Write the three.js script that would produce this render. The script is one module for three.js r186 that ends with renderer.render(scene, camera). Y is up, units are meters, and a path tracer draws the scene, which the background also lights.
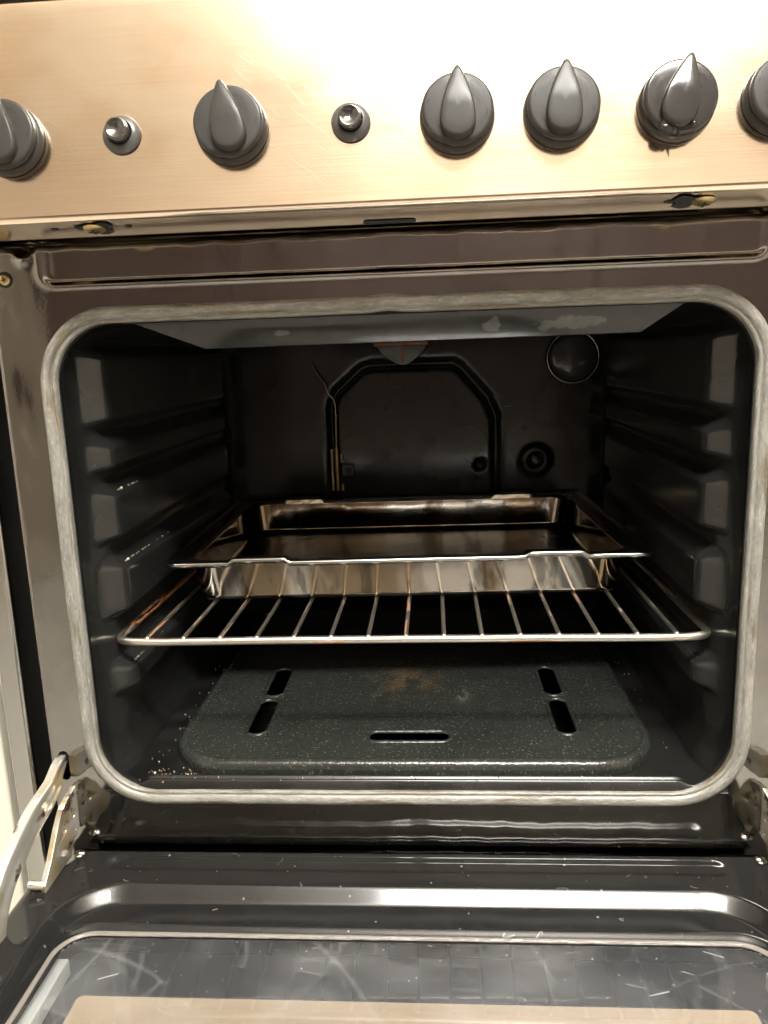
import * as THREE from 'three';
import { mergeGeometries, mergeVertices, toCreasedNormals } from 'three/addons/utils/BufferGeometryUtils.js';
import { RoundedBoxGeometry } from 'three/addons/geometries/RoundedBoxGeometry.js';
import { RectAreaLightUniformsLib } from 'three/addons/lights/RectAreaLightUniformsLib.js';

// ------------------------------------------------------------------ camera, light, exposure
// origin: middle of the lower edge of the oven's door seal; x right, y up, z towards the viewer; metres
const scene = new THREE.Scene();
scene.background = new THREE.Color(0, 0, 0);
const camera = new THREE.PerspectiveCamera(67.31, 768 / 1024, 0.02, 30);
camera.rotation.order = 'YXZ';
camera.position.set(0.02427, 0.32919, 0.52048);
camera.rotation.set(-0.200035, 0.068589, -0.034167);
camera.updateMatrixWorld();
const FLOOR = -0.5, CEIL = 2.1;                       // kitchen floor and ceiling
const LAMP = { x: 0.30, y: 1.62, z: 0.97, w: 0.80, d: 0.22, power: 104, up: 150 };
RectAreaLightUniformsLib.init();
for (const [sign, power] of [[-1, LAMP.power], [1, LAMP.up]]) {        // the tube shines down; upward light added to brighten the mirrored ceiling
  const l = new THREE.RectAreaLight(new THREE.Color(1.0, 0.98, 0.94), power, LAMP.w, LAMP.d);
  l.position.set(LAMP.x, LAMP.y + sign * 0.032, LAMP.z); l.lookAt(LAMP.x, LAMP.y + sign * 2, LAMP.z); scene.add(l);
}
const renderer = new THREE.WebGLRenderer({ antialias: true });
renderer.toneMapping = THREE.LinearToneMapping;
renderer.toneMappingExposure = 1.15;
renderer.shadowMap.enabled = true;

// ------------------------------------------------------------------ random, noise, textures
function rng(seed) {
  let a = seed >>> 0;
  return () => { a = (a + 0x6D2B79F5) | 0; let t = Math.imul(a ^ (a >>> 15), 1 | a); t = (t + Math.imul(t ^ (t >>> 7), 61 | t)) ^ t; return ((t ^ (t >>> 14)) >>> 0) / 4294967296; };
}
const hash = (x, y, s) => { let h = Math.imul(x, 374761393) + Math.imul(y, 668265263) + Math.imul(s, 2147483647 - 77); h = Math.imul(h ^ (h >>> 13), 1274126177); return ((h ^ (h >>> 16)) >>> 0) / 4294967296; };
const mod = (a, n) => ((a % n) + n) % n;
function vnoise(x, y, px, py, s) {                     // value noise, repeats every px by py cells
  const xi = Math.floor(x), yi = Math.floor(y), fx = x - xi, fy = y - yi, u = fx * fx * (3 - 2 * fx), v = fy * fy * (3 - 2 * fy);
  const h = (i, j) => hash(mod(xi + i, px), mod(yi + j, py), s);
  return (h(0, 0) * (1 - u) + h(1, 0) * u) * (1 - v) + (h(0, 1) * (1 - u) + h(1, 1) * u) * v;
}
function fbm(u, v, cx, cy, oct, s) {                   // u, v in 0..1
  let a = 0, w = 0.5, t = 0;
  for (let o = 0; o < oct; o++) { a += w * vnoise(u * cx, v * cy, cx, cy, s + o * 17); t += w; w *= 0.5; cx *= 2; cy *= 2; }
  return a / t;
}
const clamp = (x, a = 0, b = 1) => Math.min(b, Math.max(a, x));
const sm = (a, b, x) => { const t = clamp((x - a) / (b - a)); return t * t * (3 - 2 * t); };
const ramp = (t, a = 0.2) => { t = clamp(t); return t < a ? t * t / (2 * a * (1 - a)) : t < 1 - a ? (t - a / 2) / (1 - a) : 1 - (1 - t) ** 2 / (2 * a * (1 - a)); };
const mix = (a, b, t) => a + (b - a) * t;
function tex(w, h, fn, repeat = [1, 1]) {              // fn(u, v) -> number or [r, g, b], linear values 0..1
  const d = new Uint8Array(w * h * 4);
  for (let j = 0; j < h; j++) for (let i = 0; i < w; i++) {
    const c = fn((i + 0.5) / w, (j + 0.5) / h), k = (j * w + i) * 4;
    if (typeof c === 'number') d[k] = d[k + 1] = d[k + 2] = clamp(c) * 255;
    else { d[k] = clamp(c[0]) * 255; d[k + 1] = clamp(c[1]) * 255; d[k + 2] = clamp(c[2]) * 255; }
    d[k + 3] = 255;
  }
  const t = new THREE.DataTexture(d, w, h);
  t.wrapS = t.wrapT = THREE.RepeatWrapping; t.magFilter = THREE.LinearFilter; t.minFilter = THREE.LinearMipmapLinearFilter; t.generateMipmaps = true;
  t.repeat.set(...repeat); t.needsUpdate = true; return t;
}
function field(w, h, fn) { const a = new Float32Array(w * h); for (let j = 0; j < h; j++) for (let i = 0; i < w; i++) a[j * w + i] = fn((i + 0.5) / w, (j + 0.5) / h); return { w, h, a, at: (u, v) => a[Math.min(h - 1, Math.floor(mod(v, 1) * h)) * w + Math.min(w - 1, Math.floor(mod(u, 1) * w))] }; }
function strokes(w, h, paint) {                        // grey strokes on black, as a field
  const c = document.createElement('canvas'); c.width = w; c.height = h;
  const g = c.getContext('2d'); g.fillStyle = '#000'; g.fillRect(0, 0, w, h); g.lineCap = 'round';
  paint(g, w, h);
  const d = g.getImageData(0, 0, w, h).data, a = new Float32Array(w * h);
  for (let k = 0; k < w * h; k++) a[(h - 1 - Math.floor(k / w)) * w + (k % w)] = d[k * 4] / 255;
  return { w, h, a, at: (u, v) => a[Math.min(h - 1, Math.floor(mod(v, 1) * h)) * w + Math.min(w - 1, Math.floor(mod(u, 1) * w))] };
}
const rgb = (r, g, b) => new THREE.Color().setRGB(r, g, b);
const phys = (o) => new THREE.MeshPhysicalMaterial({ side: THREE.DoubleSide, ...o });

// brushed steel of the control panel: 0.6 m by 0.15 m sheet, scratched and wiped
const panelScratch = strokes(2048, 512, (g, w, h) => {
  const r = rng(11);
  for (let k = 0; k < 420; k++) {
    const x = r() * w, y = r() * h, a = 0.55 + (r() - 0.5) * 0.9, l = 10 + r() * 60;
    g.strokeStyle = `rgba(255,255,255,${0.08 + r() * 0.35})`; g.lineWidth = 0.7 + r() * 1.3;
    g.beginPath(); g.moveTo(x, y); g.quadraticCurveTo(x + Math.cos(a) * l * 0.5 + (r() - 0.5) * 6, y + Math.sin(a) * l * 0.5, x + Math.cos(a) * l, y + Math.sin(a) * l); g.stroke();
  }
  for (const [cx, cy] of [[330, 230], [720, 240], [840, 300], [1060, 260]]) for (let k = 0; k < 26; k++) {
    const x = cx + (r() - 0.5) * 170, y = cy + (r() - 0.5) * 190, l = 20 + r() * 60, a = 0.75 + (r() - 0.5) * 0.35;
    g.strokeStyle = `rgba(255,255,255,${0.2 + r() * 0.5})`; g.lineWidth = 0.8 + r() * 1.6;
    g.beginPath(); g.moveTo(x, y); g.lineTo(x + Math.cos(a) * l, y + Math.sin(a) * l); g.stroke();
  }
  for (let k = 0; k < 90; k++) { g.fillStyle = `rgba(255,255,255,${0.3 + r() * 0.6})`; g.beginPath(); g.arc(r() * w, r() * h, 0.8 + r() * 2, 0, 7); g.fill(); }
});
const brush = field(2048, 512, (u, v) => 0.5 * vnoise(u * 24, v * 512, 24, 512, 3) + 0.3 * vnoise(u * 8, v * 256, 8, 256, 4) + 0.2 * fbm(u, v, 16, 6, 4, 5));
const panelBump = tex(2048, 512, (u, v) => 0.5 + 0.22 * (brush.at(u, v) - 0.5) - 0.35 * panelScratch.at(u, v), [1 / 0.6, 1 / 0.15]);
const panelRough = tex(1024, 256, (u, v) => 0.72 + 0.5 * (fbm(u, v, 10, 4, 5, 9) - 0.5) + 0.2 * (brush.at(u, v) - 0.5) + 0.3 * panelScratch.at(u, v), [1 / 0.6, 1 / 0.15]);
const panelTint = tex(1024, 256, (u, v) => { const s = sm(0.52, 0.75, fbm(u, v, 9, 3, 5, 21)), b = brush.at(u, v) - 0.5; return [0.93 - 0.06 * s + 0.1 * b, 0.91 - 0.11 * s + 0.1 * b, 0.88 - 0.17 * s + 0.1 * b]; }, [1 / 0.6, 1 / 0.15]);
// pressed sheet that is not quite flat, with wipe marks
const wave = tex(512, 512, (u, v) => fbm(u, v, 5, 5, 3, 31), [1 / 0.5, 1 / 0.5]);
const ripple = tex(512, 512, (u, v) => 0.75 * fbm(u, v, 9, 4, 3, 33) + 0.25 * fbm(u, v, 30, 14, 2, 34), [1 / 0.5, 1 / 0.5]);
const smear = tex(1024, 1024, (u, v) => 0.62 + 0.9 * (fbm(u + 0.15 * fbm(u, v, 4, 4, 3, 40), v, 6, 10, 6, 41) - 0.5), [1 / 0.5, 1 / 0.5]);
const smearTint = tex(512, 512, (u, v) => { const s = sm(0.5, 0.72, fbm(u + 0.1 * fbm(u, v, 5, 5, 3, 43), v, 5, 8, 6, 44)); return [0.95 - 0.10 * s, 0.95 - 0.13 * s, 0.95 - 0.15 * s]; }, [1 / 0.5, 1 / 0.5]);
// baked-on specks and grease in the oven
const grime = tex(1024, 1024, (u, v) => { const a = fbm(u, v, 7, 7, 6, 51), s = hash(Math.floor(u * 700), Math.floor(v * 700), 5) > 0.9985 ? 0.5 : 0; const k = 0.5 + 0.55 * (a - 0.5) + s * sm(0.4, 0.6, fbm(u, v, 4, 4, 2, 52)); return [k, k * 0.985, k * 0.95]; }, [1 / 0.45, 1 / 0.45]);
const grimeRough = tex(512, 512, (u, v) => 0.75 + 0.7 * (fbm(u, v, 8, 8, 5, 55) - 0.5), [1 / 0.3, 1 / 0.3]);
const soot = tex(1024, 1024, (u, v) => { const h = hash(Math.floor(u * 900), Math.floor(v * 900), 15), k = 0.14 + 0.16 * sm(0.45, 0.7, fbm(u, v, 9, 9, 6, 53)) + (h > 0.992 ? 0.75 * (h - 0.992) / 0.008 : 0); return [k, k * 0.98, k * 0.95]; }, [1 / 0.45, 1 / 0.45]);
const lipTint = tex(1024, 128, (u, v) => {             // grease burnt on in pale ragged patches; 0.4 m by 0.03 m
  const n = fbm(u, v, 60, 5, 5, 57) - 0.5, d = (cu, cv, ru, rv) => Math.hypot((u - cu) / ru, (v - cv) / rv);
  const k = sm(1.05, 0.85, Math.min(d(0.165, 0.58, 0.016, 0.20), d(0.285, 0.58, 0.05, 0.15), d(0.33, 0.64, 0.03, 0.1), d(0.80, 0.6, 0.012, 0.1)) + 1.6 * n) * (0.45 + 0.5 * fbm(u, v, 90, 10, 4, 58));
  const g = 0.11 + 0.06 * n + 0.55 * k; return [g, g, g * 0.94];
}, [1 / 0.4, 1 / 0.03]);
const speck = strokes(1024, 1024, (g, w, h) => {
  const r = rng(61);
  for (let k = 0; k < 16000; k++) { g.fillStyle = `rgba(255,255,255,${0.12 + 0.75 * r() * r()})`; g.beginPath(); g.arc(r() * w, r() * h, 0.55 + r() * 0.95, 0, 7); g.fill(); }
  for (let k = 0; k < 60; k++) { g.fillStyle = `rgba(255,255,255,${0.5 + 0.5 * r()})`; g.beginPath(); g.arc(r() * w, r() * h, 0.8 + r() * 1.2, 0, 7); g.fill(); }
});
const plateTint = tex(1024, 1024, (u, v) => {
  const s = speck.at(u, v), f = 0.10 + 0.10 * fbm(u, v, 8, 8, 5, 62), x = (u > 0.5 ? u - 1 : u) * 0.4, z = v * 0.4;
  const brown = sm(0.05, 0.0, Math.hypot((x + 0.01) * 0.9, (z - 0.165) * 0.8)) * sm(0.35, 0.65, fbm(u, v, 30, 30, 4, 64));            // burnt-on spill
  const pale = (sm(0.014, 0.0, Math.hypot(x + 0.028, (z - 0.125) * 0.6)) + sm(0.014, 0.0, Math.hypot(x - 0.042, (z - 0.130) * 0.6))) * sm(0.4, 0.7, fbm(u, v, 40, 20, 4, 65));  // two pale patches: mirrored highlights painted into the plate colour
  return [f + s * 0.9 + 0.30 * brown + 0.4 * pale, f * 1.05 + s * 0.9 + 0.17 * brown + 0.4 * pale, f * 0.98 + s * 0.82 + 0.07 * brown + 0.36 * pale];
}, [1 / 0.4, 1 / 0.4]);
const panTint = tex(512, 512, (u, v) => { const b = sm(0.46, 0.66, fbm(u, v, 9, 9, 6, 66)), d = sm(0.58, 0.68, fbm(u, v, 26, 26, 4, 67)); return [(0.95 - 0.50 * b) * (1 - 0.5 * d), (0.94 - 0.58 * b) * (1 - 0.5 * d), (0.92 - 0.66 * b) * (1 - 0.5 * d)]; }, [1 / 0.3, 1 / 0.3]);
const plateBump = tex(512, 512, (u, v) => fbm(u, v, 90, 90, 3, 63), [1 / 0.2, 1 / 0.2]);
// rust on bright wire: colour, metalness, roughness
const rustField = field(512, 512, (u, v) => fbm(u, v, 10, 24, 5, 71));
function rusty(lo, hi, base, rep) {
  const m = (u, v) => sm(lo, hi, rustField.at(u, v));
  return {
    map: tex(512, 512, (u, v) => { const k = m(u, v), f = rustField.at(u + 0.37, v * 0.7); return [mix(base[0], 0.30 + 0.25 * f, k), mix(base[1], 0.11 + 0.13 * f, k), mix(base[2], 0.03 + 0.06 * f, k)]; }, rep),
    metalnessMap: tex(256, 256, (u, v) => 1 - 0.9 * m(u, v), rep),
    roughnessMap: tex(256, 256, (u, v) => 0.38 + 0.5 * m(u, v) + 0.2 * (rustField.at(u * 2, v * 2) - 0.5), rep),
    bumpMap: tex(256, 256, (u, v) => 0.4 + 0.4 * m(u, v) * rustField.at(u * 3, v * 3), rep), bumpScale: 0.0008, metalness: 1, roughness: 1,
  };
}
const zinc = tex(512, 512, (u, v) => { const a = fbm(u, v, 6, 10, 6, 76), t = sm(0.5, 0.66, fbm(u, v, 7, 5, 5, 77)), d = sm(0.66, 0.76, fbm(u, v, 12, 16, 5, 78)); const k = 0.50 + 0.55 * (a - 0.4); return [mix(mix(k, 0.52, t * 0.75), 0.10, d), mix(mix(k * 0.97, 0.40, t * 0.75), 0.07, d), mix(mix(k * 0.88, 0.20, t * 0.75), 0.045, d)]; }, [5, 5]);
const gasketTint = tex(2048, 128, (u, v) => {
  const a = 0.20 * vnoise(u * 30, v * 10, 30, 10, 81) + 0.80 * fbm(u, v, 120, 6, 5, 82) + 0.5 * (fbm(u, v, 500, 22, 3, 84) - 0.5), s = sm(0.55, 0.72, fbm(u, v, 34, 4, 5, 83)), w = sm(0.66, 0.74, fbm(u, v, 420, 26, 3, 85));
  const k = 0.52 + 0.5 * (a - 0.5); return [k * (1 - 0.35 * s) + 0.2 * w, k * (0.985 - 0.42 * s) + 0.2 * w, k * (0.93 - 0.52 * s) + 0.19 * w];
});
const glassWipe = strokes(1024, 1024, (g, w, h) => {
  const r = rng(91);
  for (let k = 0; k < 420; k++) {                      // broad wipe arcs
    const cx = r() * w, cy = r() * h * 1.2, R = 120 + r() * 420, a = r() * 6.3, l = 0.2 + r() * 0.7;
    g.strokeStyle = `rgba(255,255,255,${0.015 + r() * 0.05})`; g.lineWidth = 1 + r() * 7; g.beginPath(); g.arc(cx, cy, R, a, a + l); g.stroke();
  }
  for (let k = 0; k < 90; k++) {                       // short scratches
    const x = r() * w, y = r() * h, a = (r() - 0.5) * 1.1, l = 4 + r() * 36;
    g.strokeStyle = `rgba(255,255,255,${0.1 + r() * 0.5})`; g.lineWidth = 0.8 + r() * 0.9; g.beginPath(); g.moveTo(x, y); g.lineTo(x + Math.cos(a) * l, y + Math.sin(a) * l); g.stroke();
  }
  for (let k = 0; k < 420; k++) { g.fillStyle = `rgba(255,255,255,${0.15 + 0.7 * r() * r()})`; g.beginPath(); g.arc(r() * w, r() * h, 0.5 + r() * 1.2, 0, 7); g.fill(); }
});
const glassFilm = tex(1024, 1024, (u, v) => 0.955 - 0.085 * sm(0.3, 0.75, fbm(u, v, 7, 12, 6, 92)) - 0.75 * glassWipe.at(u, v), [1 / 0.47, 1 / 0.47]);
const dustSpeck = strokes(1024, 1024, (g, w, h) => {
  const r = rng(95);
  for (let k = 0; k < 260; k++) { g.fillStyle = `rgba(255,255,255,${0.2 + 0.8 * r()})`; g.beginPath(); g.arc(r() * w, r() * h, 0.6 + r() * 1.3, 0, 7); g.fill(); }
  for (let k = 0; k < 40; k++) { const x = r() * w, y = r() * h; g.strokeStyle = `rgba(255,255,255,${0.3 + 0.5 * r()})`; g.lineWidth = 0.8 + r(); g.beginPath(); g.moveTo(x, y); g.quadraticCurveTo(x + (r() - 0.5) * 26, y + (r() - 0.5) * 20, x + (r() - 0.5) * 36, y + (r() - 0.5) * 16); g.stroke(); }
});
const dustTint = tex(1024, 1024, (u, v) => 0.03 + 0.025 * fbm(u, v, 6, 6, 5, 96) + 0.8 * dustSpeck.at(u, v), [1 / 0.4, 1 / 0.4]);

// ------------------------------------------------------------------ materials
const M = {
  panel: phys({ color: rgb(0.97, 0.83, 0.685), map: panelTint, metalness: 1, roughness: 0.22, roughnessMap: panelRough, bumpMap: panelBump, bumpScale: 0.00006 }),
  frame: phys({ color: rgb(0.30, 0.293, 0.28), map: smearTint, metalness: 1, roughness: 0.13, roughnessMap: smear, bumpMap: ripple, bumpScale: 0.0022 }),
  trim: phys({ color: rgb(0.42, 0.42, 0.40), metalness: 1, roughness: 0.25, roughnessMap: smear }),
  gasket: phys({ color: rgb(0.42, 0.41, 0.385), map: gasketTint, roughness: 0.36, bumpMap: gasketTint, bumpScale: 0.0006 }),
  enamel: phys({ color: rgb(0.033, 0.0342, 0.0335), map: grime, roughness: 0.23, roughnessMap: grimeRough, bumpMap: grimeRough, bumpScale: 0.00015 }),
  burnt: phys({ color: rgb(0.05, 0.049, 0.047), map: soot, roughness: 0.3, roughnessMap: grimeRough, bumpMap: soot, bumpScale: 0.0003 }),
  lip: phys({ color: rgb(0.17, 0.175, 0.17), map: lipTint, roughness: 0.23, roughnessMap: grimeRough }),
  gap: phys({ color: rgb(0.012, 0.012, 0.013), roughness: 0.4 }),
  doorEnamel: phys({ color: rgb(0.35, 0.35, 0.345), map: dustTint, roughness: 0.16, roughnessMap: smear, bumpMap: wave, bumpScale: 0.0012 }),
  glass: phys({ color: rgb(0.80, 0.82, 0.84), transmission: 1, transmissionMap: glassFilm, thickness: 0, ior: 1.6, roughness: 0.03 }),
  glassOuter: phys({ color: rgb(0.80, 0.78, 0.74), transmission: 1, thickness: 0, ior: 1.5, roughness: 0.03 }),
  seal: phys({ color: rgb(0.20, 0.18, 0.16), roughness: 0.3, bumpMap: gasketTint, bumpScale: 0.0008 }),
  plate: phys({ color: rgb(0.155, 0.16, 0.15), map: plateTint, roughness: 0.2, bumpMap: plateBump, bumpScale: 0.0003 }),
  knob: phys({ color: rgb(0.036, 0.034, 0.031), specularIntensity: 0.4, roughness: 0.6, roughnessMap: smear }),
  knobMelted: phys({ color: rgb(0.022, 0.021, 0.02), roughness: 0.24, roughnessMap: smear }),
  button: phys({ color: rgb(0.13, 0.125, 0.12), metalness: 0.85, roughness: 0.12 }),
  buttonRing: phys({ color: rgb(0.06, 0.058, 0.056), roughness: 0.3 }),
  brass: phys({ color: rgb(0.52, 0.40, 0.19), metalness: 1, roughness: 0.35 }),
  rack: phys({ color: rgb(1, 1, 1), ...rusty(0.66, 0.76, [0.70, 0.66, 0.58], [1, 1]) }),
  rackSide: phys({ color: rgb(1, 1, 1), ...rusty(0.44, 0.56, [0.30, 0.27, 0.24], [1, 1]) }),
  rust: phys({ color: rgb(1, 1, 1), ...rusty(0.35, 0.5, [0.2, 0.18, 0.16], [14, 14]) }),
  galvanised: phys({ color: rgb(1, 1, 1), map: zinc, metalness: 0.55, roughness: 0.42, roughnessMap: smear, bumpMap: zinc, bumpScale: 0.0006 }),
  zinc: phys({ color: rgb(0.62, 0.63, 0.58), metalness: 0.4, roughness: 0.4 }),
  pan: phys({ color: rgb(0.40, 0.375, 0.34), map: panTint, metalness: 1, roughness: 0.13, roughnessMap: smear, bumpMap: ripple, bumpScale: 0.0006 }),
  panRim: phys({ color: rgb(0.42, 0.41, 0.38), metalness: 1, roughness: 0.3, roughnessMap: smear }),
  lens: phys({ color: rgb(0.05, 0.05, 0.05), roughness: 0.08 }),
  wall: phys({ color: rgb(0.58, 0.53, 0.465), roughness: 0.85 }),
  ceiling: phys({ color: rgb(0.84, 0.80, 0.73), roughness: 0.9 }),
  tile: phys({ color: rgb(0.50, 0.48, 0.44), roughness: 0.35, roughnessMap: smear }),
  cream: phys({ color: rgb(0.74, 0.71, 0.60), roughness: 0.45 }),
  wood: phys({ color: rgb(0.075, 0.05, 0.042), roughness: 0.5 }),
  lampWhite: phys({ color: rgb(0.8, 0.8, 0.8), roughness: 0.5 }),
  diffuser: new THREE.MeshStandardMaterial({ color: rgb(0.8, 0.8, 0.8), roughness: 0.6, emissive: rgb(1, 0.98, 0.94), emissiveIntensity: 2 }),
  crumb: phys({ color: rgb(1, 1, 1), roughness: 0.8 }),
};

// ------------------------------------------------------------------ geometry helpers
const V2 = (x, y) => new THREE.Vector2(x, y), V3 = (x, y, z) => new THREE.Vector3(x, y, z);
function grid(nu, nv, fn, keep) {                      // fn(u, v) -> [x, y, z, s, t], u and v in 0..1
  const p = [], uv = [], ix = [];
  for (let j = 0; j <= nv; j++) for (let i = 0; i <= nu; i++) { const q = fn(i / nu, j / nv); p.push(q[0], q[1], q[2]); uv.push(q[3], q[4]); }
  for (let j = 0; j < nv; j++) for (let i = 0; i < nu; i++) {
    if (keep && !keep((i + 0.5) / nu, (j + 0.5) / nv)) continue;
    const a = j * (nu + 1) + i, b = a + 1, c = a + nu + 1, d = c + 1; ix.push(a, b, d, a, d, c);
  }
  const g = new THREE.BufferGeometry();
  g.setAttribute('position', new THREE.Float32BufferAttribute(p, 3)); g.setAttribute('uv', new THREE.Float32BufferAttribute(uv, 2));
  g.setIndex(ix); g.computeVertexNormals(); return g;
}
function box(w, h, d, x, y, z, r = 0) {
  const g = r ? new RoundedBoxGeometry(w, h, d, 3, r) : new THREE.BoxGeometry(w, h, d);
  const p = g.attributes.position, n = g.attributes.normal, uv = g.attributes.uv;
  g.translate(x, y, z);
  for (let k = 0; k < p.count; k++) {                  // uv in metres
    const ax = Math.abs(n.getX(k)), ay = Math.abs(n.getY(k)), az = Math.abs(n.getZ(k));
    if (az >= ax && az >= ay) uv.setXY(k, p.getX(k), p.getY(k)); else if (ay >= ax) uv.setXY(k, p.getX(k), p.getZ(k)); else uv.setXY(k, p.getZ(k), p.getY(k));
  }
  return g.index ? g.toNonIndexed() : g;
}
const flat = (g) => (g.index ? g.toNonIndexed() : g);
const merge = (list) => mergeGeometries(list.map((g) => { const f = flat(g); for (const k of Object.keys(f.attributes)) if (!['position', 'normal', 'uv'].includes(k)) f.deleteAttribute(k); return f; }));
function uvScale(g, su, sv, ou = 0, ov = 0) { const uv = g.attributes.uv; for (let k = 0; k < uv.count; k++) uv.setXY(k, uv.getX(k) * su + ou, uv.getY(k) * sv + ov); return g; }
function rrPath(hx, hy, r, cx = 0, cy = 0, Kind = THREE.Shape) {    // rounded rectangle
  const s = new Kind();
  s.moveTo(cx - hx + r, cy - hy); s.lineTo(cx + hx - r, cy - hy); s.absarc(cx + hx - r, cy - hy + r, r, -Math.PI / 2, 0, false);
  s.lineTo(cx + hx, cy + hy - r); s.absarc(cx + hx - r, cy + hy - r, r, 0, Math.PI / 2, false);
  s.lineTo(cx - hx + r, cy + hy); s.absarc(cx - hx + r, cy + hy - r, r, Math.PI / 2, Math.PI, false);
  s.lineTo(cx - hx, cy - hy + r); s.absarc(cx - hx + r, cy - hy + r, r, Math.PI, Math.PI * 1.5, false);
  return s;
}
function rrPoints(hx, hy, r, cx, cy, step = 0.006) {   // closed loop: {x, y, nx, ny, s} with outward normals
  const out = []; let s = 0;
  const line = (x0, y0, x1, y1, nx, ny) => { const l = Math.hypot(x1 - x0, y1 - y0), n = Math.max(1, Math.round(l / step)); for (let k = 0; k < n; k++) out.push({ x: mix(x0, x1, k / n), y: mix(y0, y1, k / n), nx, ny, s: s + l * k / n }); s += l; };
  const arc = (ax, ay, a0) => { const n = 14; for (let k = 0; k < n; k++) { const a = a0 + (Math.PI / 2) * k / n; out.push({ x: ax + r * Math.cos(a), y: ay + r * Math.sin(a), nx: Math.cos(a), ny: Math.sin(a), s: s + r * (Math.PI / 2) * k / n }); } s += r * Math.PI / 2; };
  line(cx - hx + r, cy - hy, cx + hx - r, cy - hy, 0, -1); arc(cx + hx - r, cy - hy + r, -Math.PI / 2);
  line(cx + hx, cy - hy + r, cx + hx, cy + hy - r, 1, 0); arc(cx + hx - r, cy + hy - r, 0);
  line(cx + hx - r, cy + hy, cx - hx + r, cy + hy, 0, 1); arc(cx - hx + r, cy + hy - r, Math.PI / 2);
  line(cx - hx, cy + hy - r, cx - hx, cy - hy + r, -1, 0); arc(cx - hx + r, cy - hy + r, Math.PI);
  out.length_m = s; return out;
}
const sdRR = (x, y, hx, hy, r) => { const qx = Math.abs(x) - hx + r, qy = Math.abs(y) - hy + r; return Math.hypot(Math.max(qx, 0), Math.max(qy, 0)) + Math.min(Math.max(qx, qy), 0) - r; };
function sweepLoop(loop, section, place, wob = () => 0) {           // section: [offset out, height]
  const n = loop.length, m = section.length;
  return grid(n, m - 1, (u, v) => {
    const i = Math.round(u * n), q = loop[i % n], k = Math.round(v * (m - 1)), [o, h] = section[k], w = wob(q, k);
    return [...place(q.x + q.nx * (o + w), q.y + q.ny * (o + w), h + w * 0.5), (i === n ? loop.length_m : q.s) / loop.length_m, v];
  });
}
function ringN(hx, hy, r, nx = 160, ny = 50, na = 12) {   // rounded rectangle with a fixed number of points a side
  const out = [], side = (x0, y0, x1, y1, a, n) => { for (let k = 0; k < n; k++) out.push({ x: mix(x0, x1, k / n), y: mix(y0, y1, k / n), nx: Math.cos(a), ny: Math.sin(a) }); };
  const arc = (cx, cy, a0) => { for (let k = 0; k < na; k++) { const a = a0 + Math.PI / 2 * k / na; out.push({ x: cx + r * Math.cos(a), y: cy + r * Math.sin(a), nx: Math.cos(a), ny: Math.sin(a) }); } };
  const h = Math.PI / 2;
  side(-hx + r, -hy, hx - r, -hy, -h, nx); arc(hx - r, -hy + r, -h); side(hx, -hy + r, hx, hy - r, 0, ny); arc(hx - r, hy - r, 0); side(hx - r, hy, -hx + r, hy, h, nx); arc(-hx + r, hy - r, h); side(-hx, hy - r, -hx, -hy + r, 2 * h, ny); arc(-hx + r, -hy + r, 2 * h);
  return out;
}
function tube(points, r, seg = 24, rad = 10, closed = false, uvPerM = [4, 0.25]) {
  const c = new THREE.CatmullRomCurve3(points, closed, 'centripetal'), g = new THREE.TubeGeometry(c, seg, r, rad, closed);
  return uvScale(g, c.getLength() * uvPerM[0], uvPerM[1]);
}
function rod(a, b, r, rad = 10, uvPerM = [4, 0.25], ou = 0) {
  const c = new THREE.LineCurve3(a, b), g = new THREE.TubeGeometry(c, 1, r, rad, false);
  return uvScale(g, a.distanceTo(b) * uvPerM[0], uvPerM[1], ou, ou * 0.37);
}
const lathe = (pts, seg = 40) => new THREE.LatheGeometry(pts.map(([r, z]) => V2(r, z)), seg).rotateX(Math.PI / 2);   // axis becomes +z
function extrude(shape, depth, bevel = 0, curve = 12, seg = 2) { const g = new THREE.ExtrudeGeometry(shape, { depth, curveSegments: curve, bevelEnabled: bevel > 0, bevelThickness: bevel, bevelSize: bevel, bevelOffset: -bevel, bevelSegments: seg }); return bevel ? toCreasedNormals(g, 0.9) : g; }

const taken = {};
const numbered = (n) => { const k = taken[n] = (taken[n] ?? -1) + 1; return k ? `${n}_${String(k).padStart(3, '0')}` : n; };
function finish(o) { o.traverse((m) => { if (m.isMesh) { m.castShadow = true; m.receiveShadow = true; } }); return o; }
function thing(name, label, category, [x, y, z], group) { const o = new THREE.Group(); o.name = numbered(name); o.position.set(x, y, z); o.userData = { label, category }; if (group) o.userData.group = group; scene.add(o); return o; }
function part(name, geo, mat, parent, label) {        // geometry in scene metres; moved into the parent's own axes
  const m = new THREE.Mesh(geo, mat); m.name = name; if (label) m.userData.label = label;
  parent.updateWorldMatrix(true, false);
  geo.applyMatrix4(parent.matrixWorld.clone().invert());
  parent.add(m); return finish(m);
}
function local(name, geo, mat, parent, label) { const m = new THREE.Mesh(geo, mat); m.name = name; if (label) m.userData.label = label; parent.add(m); return finish(m); }
function structure(name, geo, mat) { const m = new THREE.Mesh(geo, mat); m.name = name; m.userData = { kind: 'structure' }; scene.add(m); return finish(m); }

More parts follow.
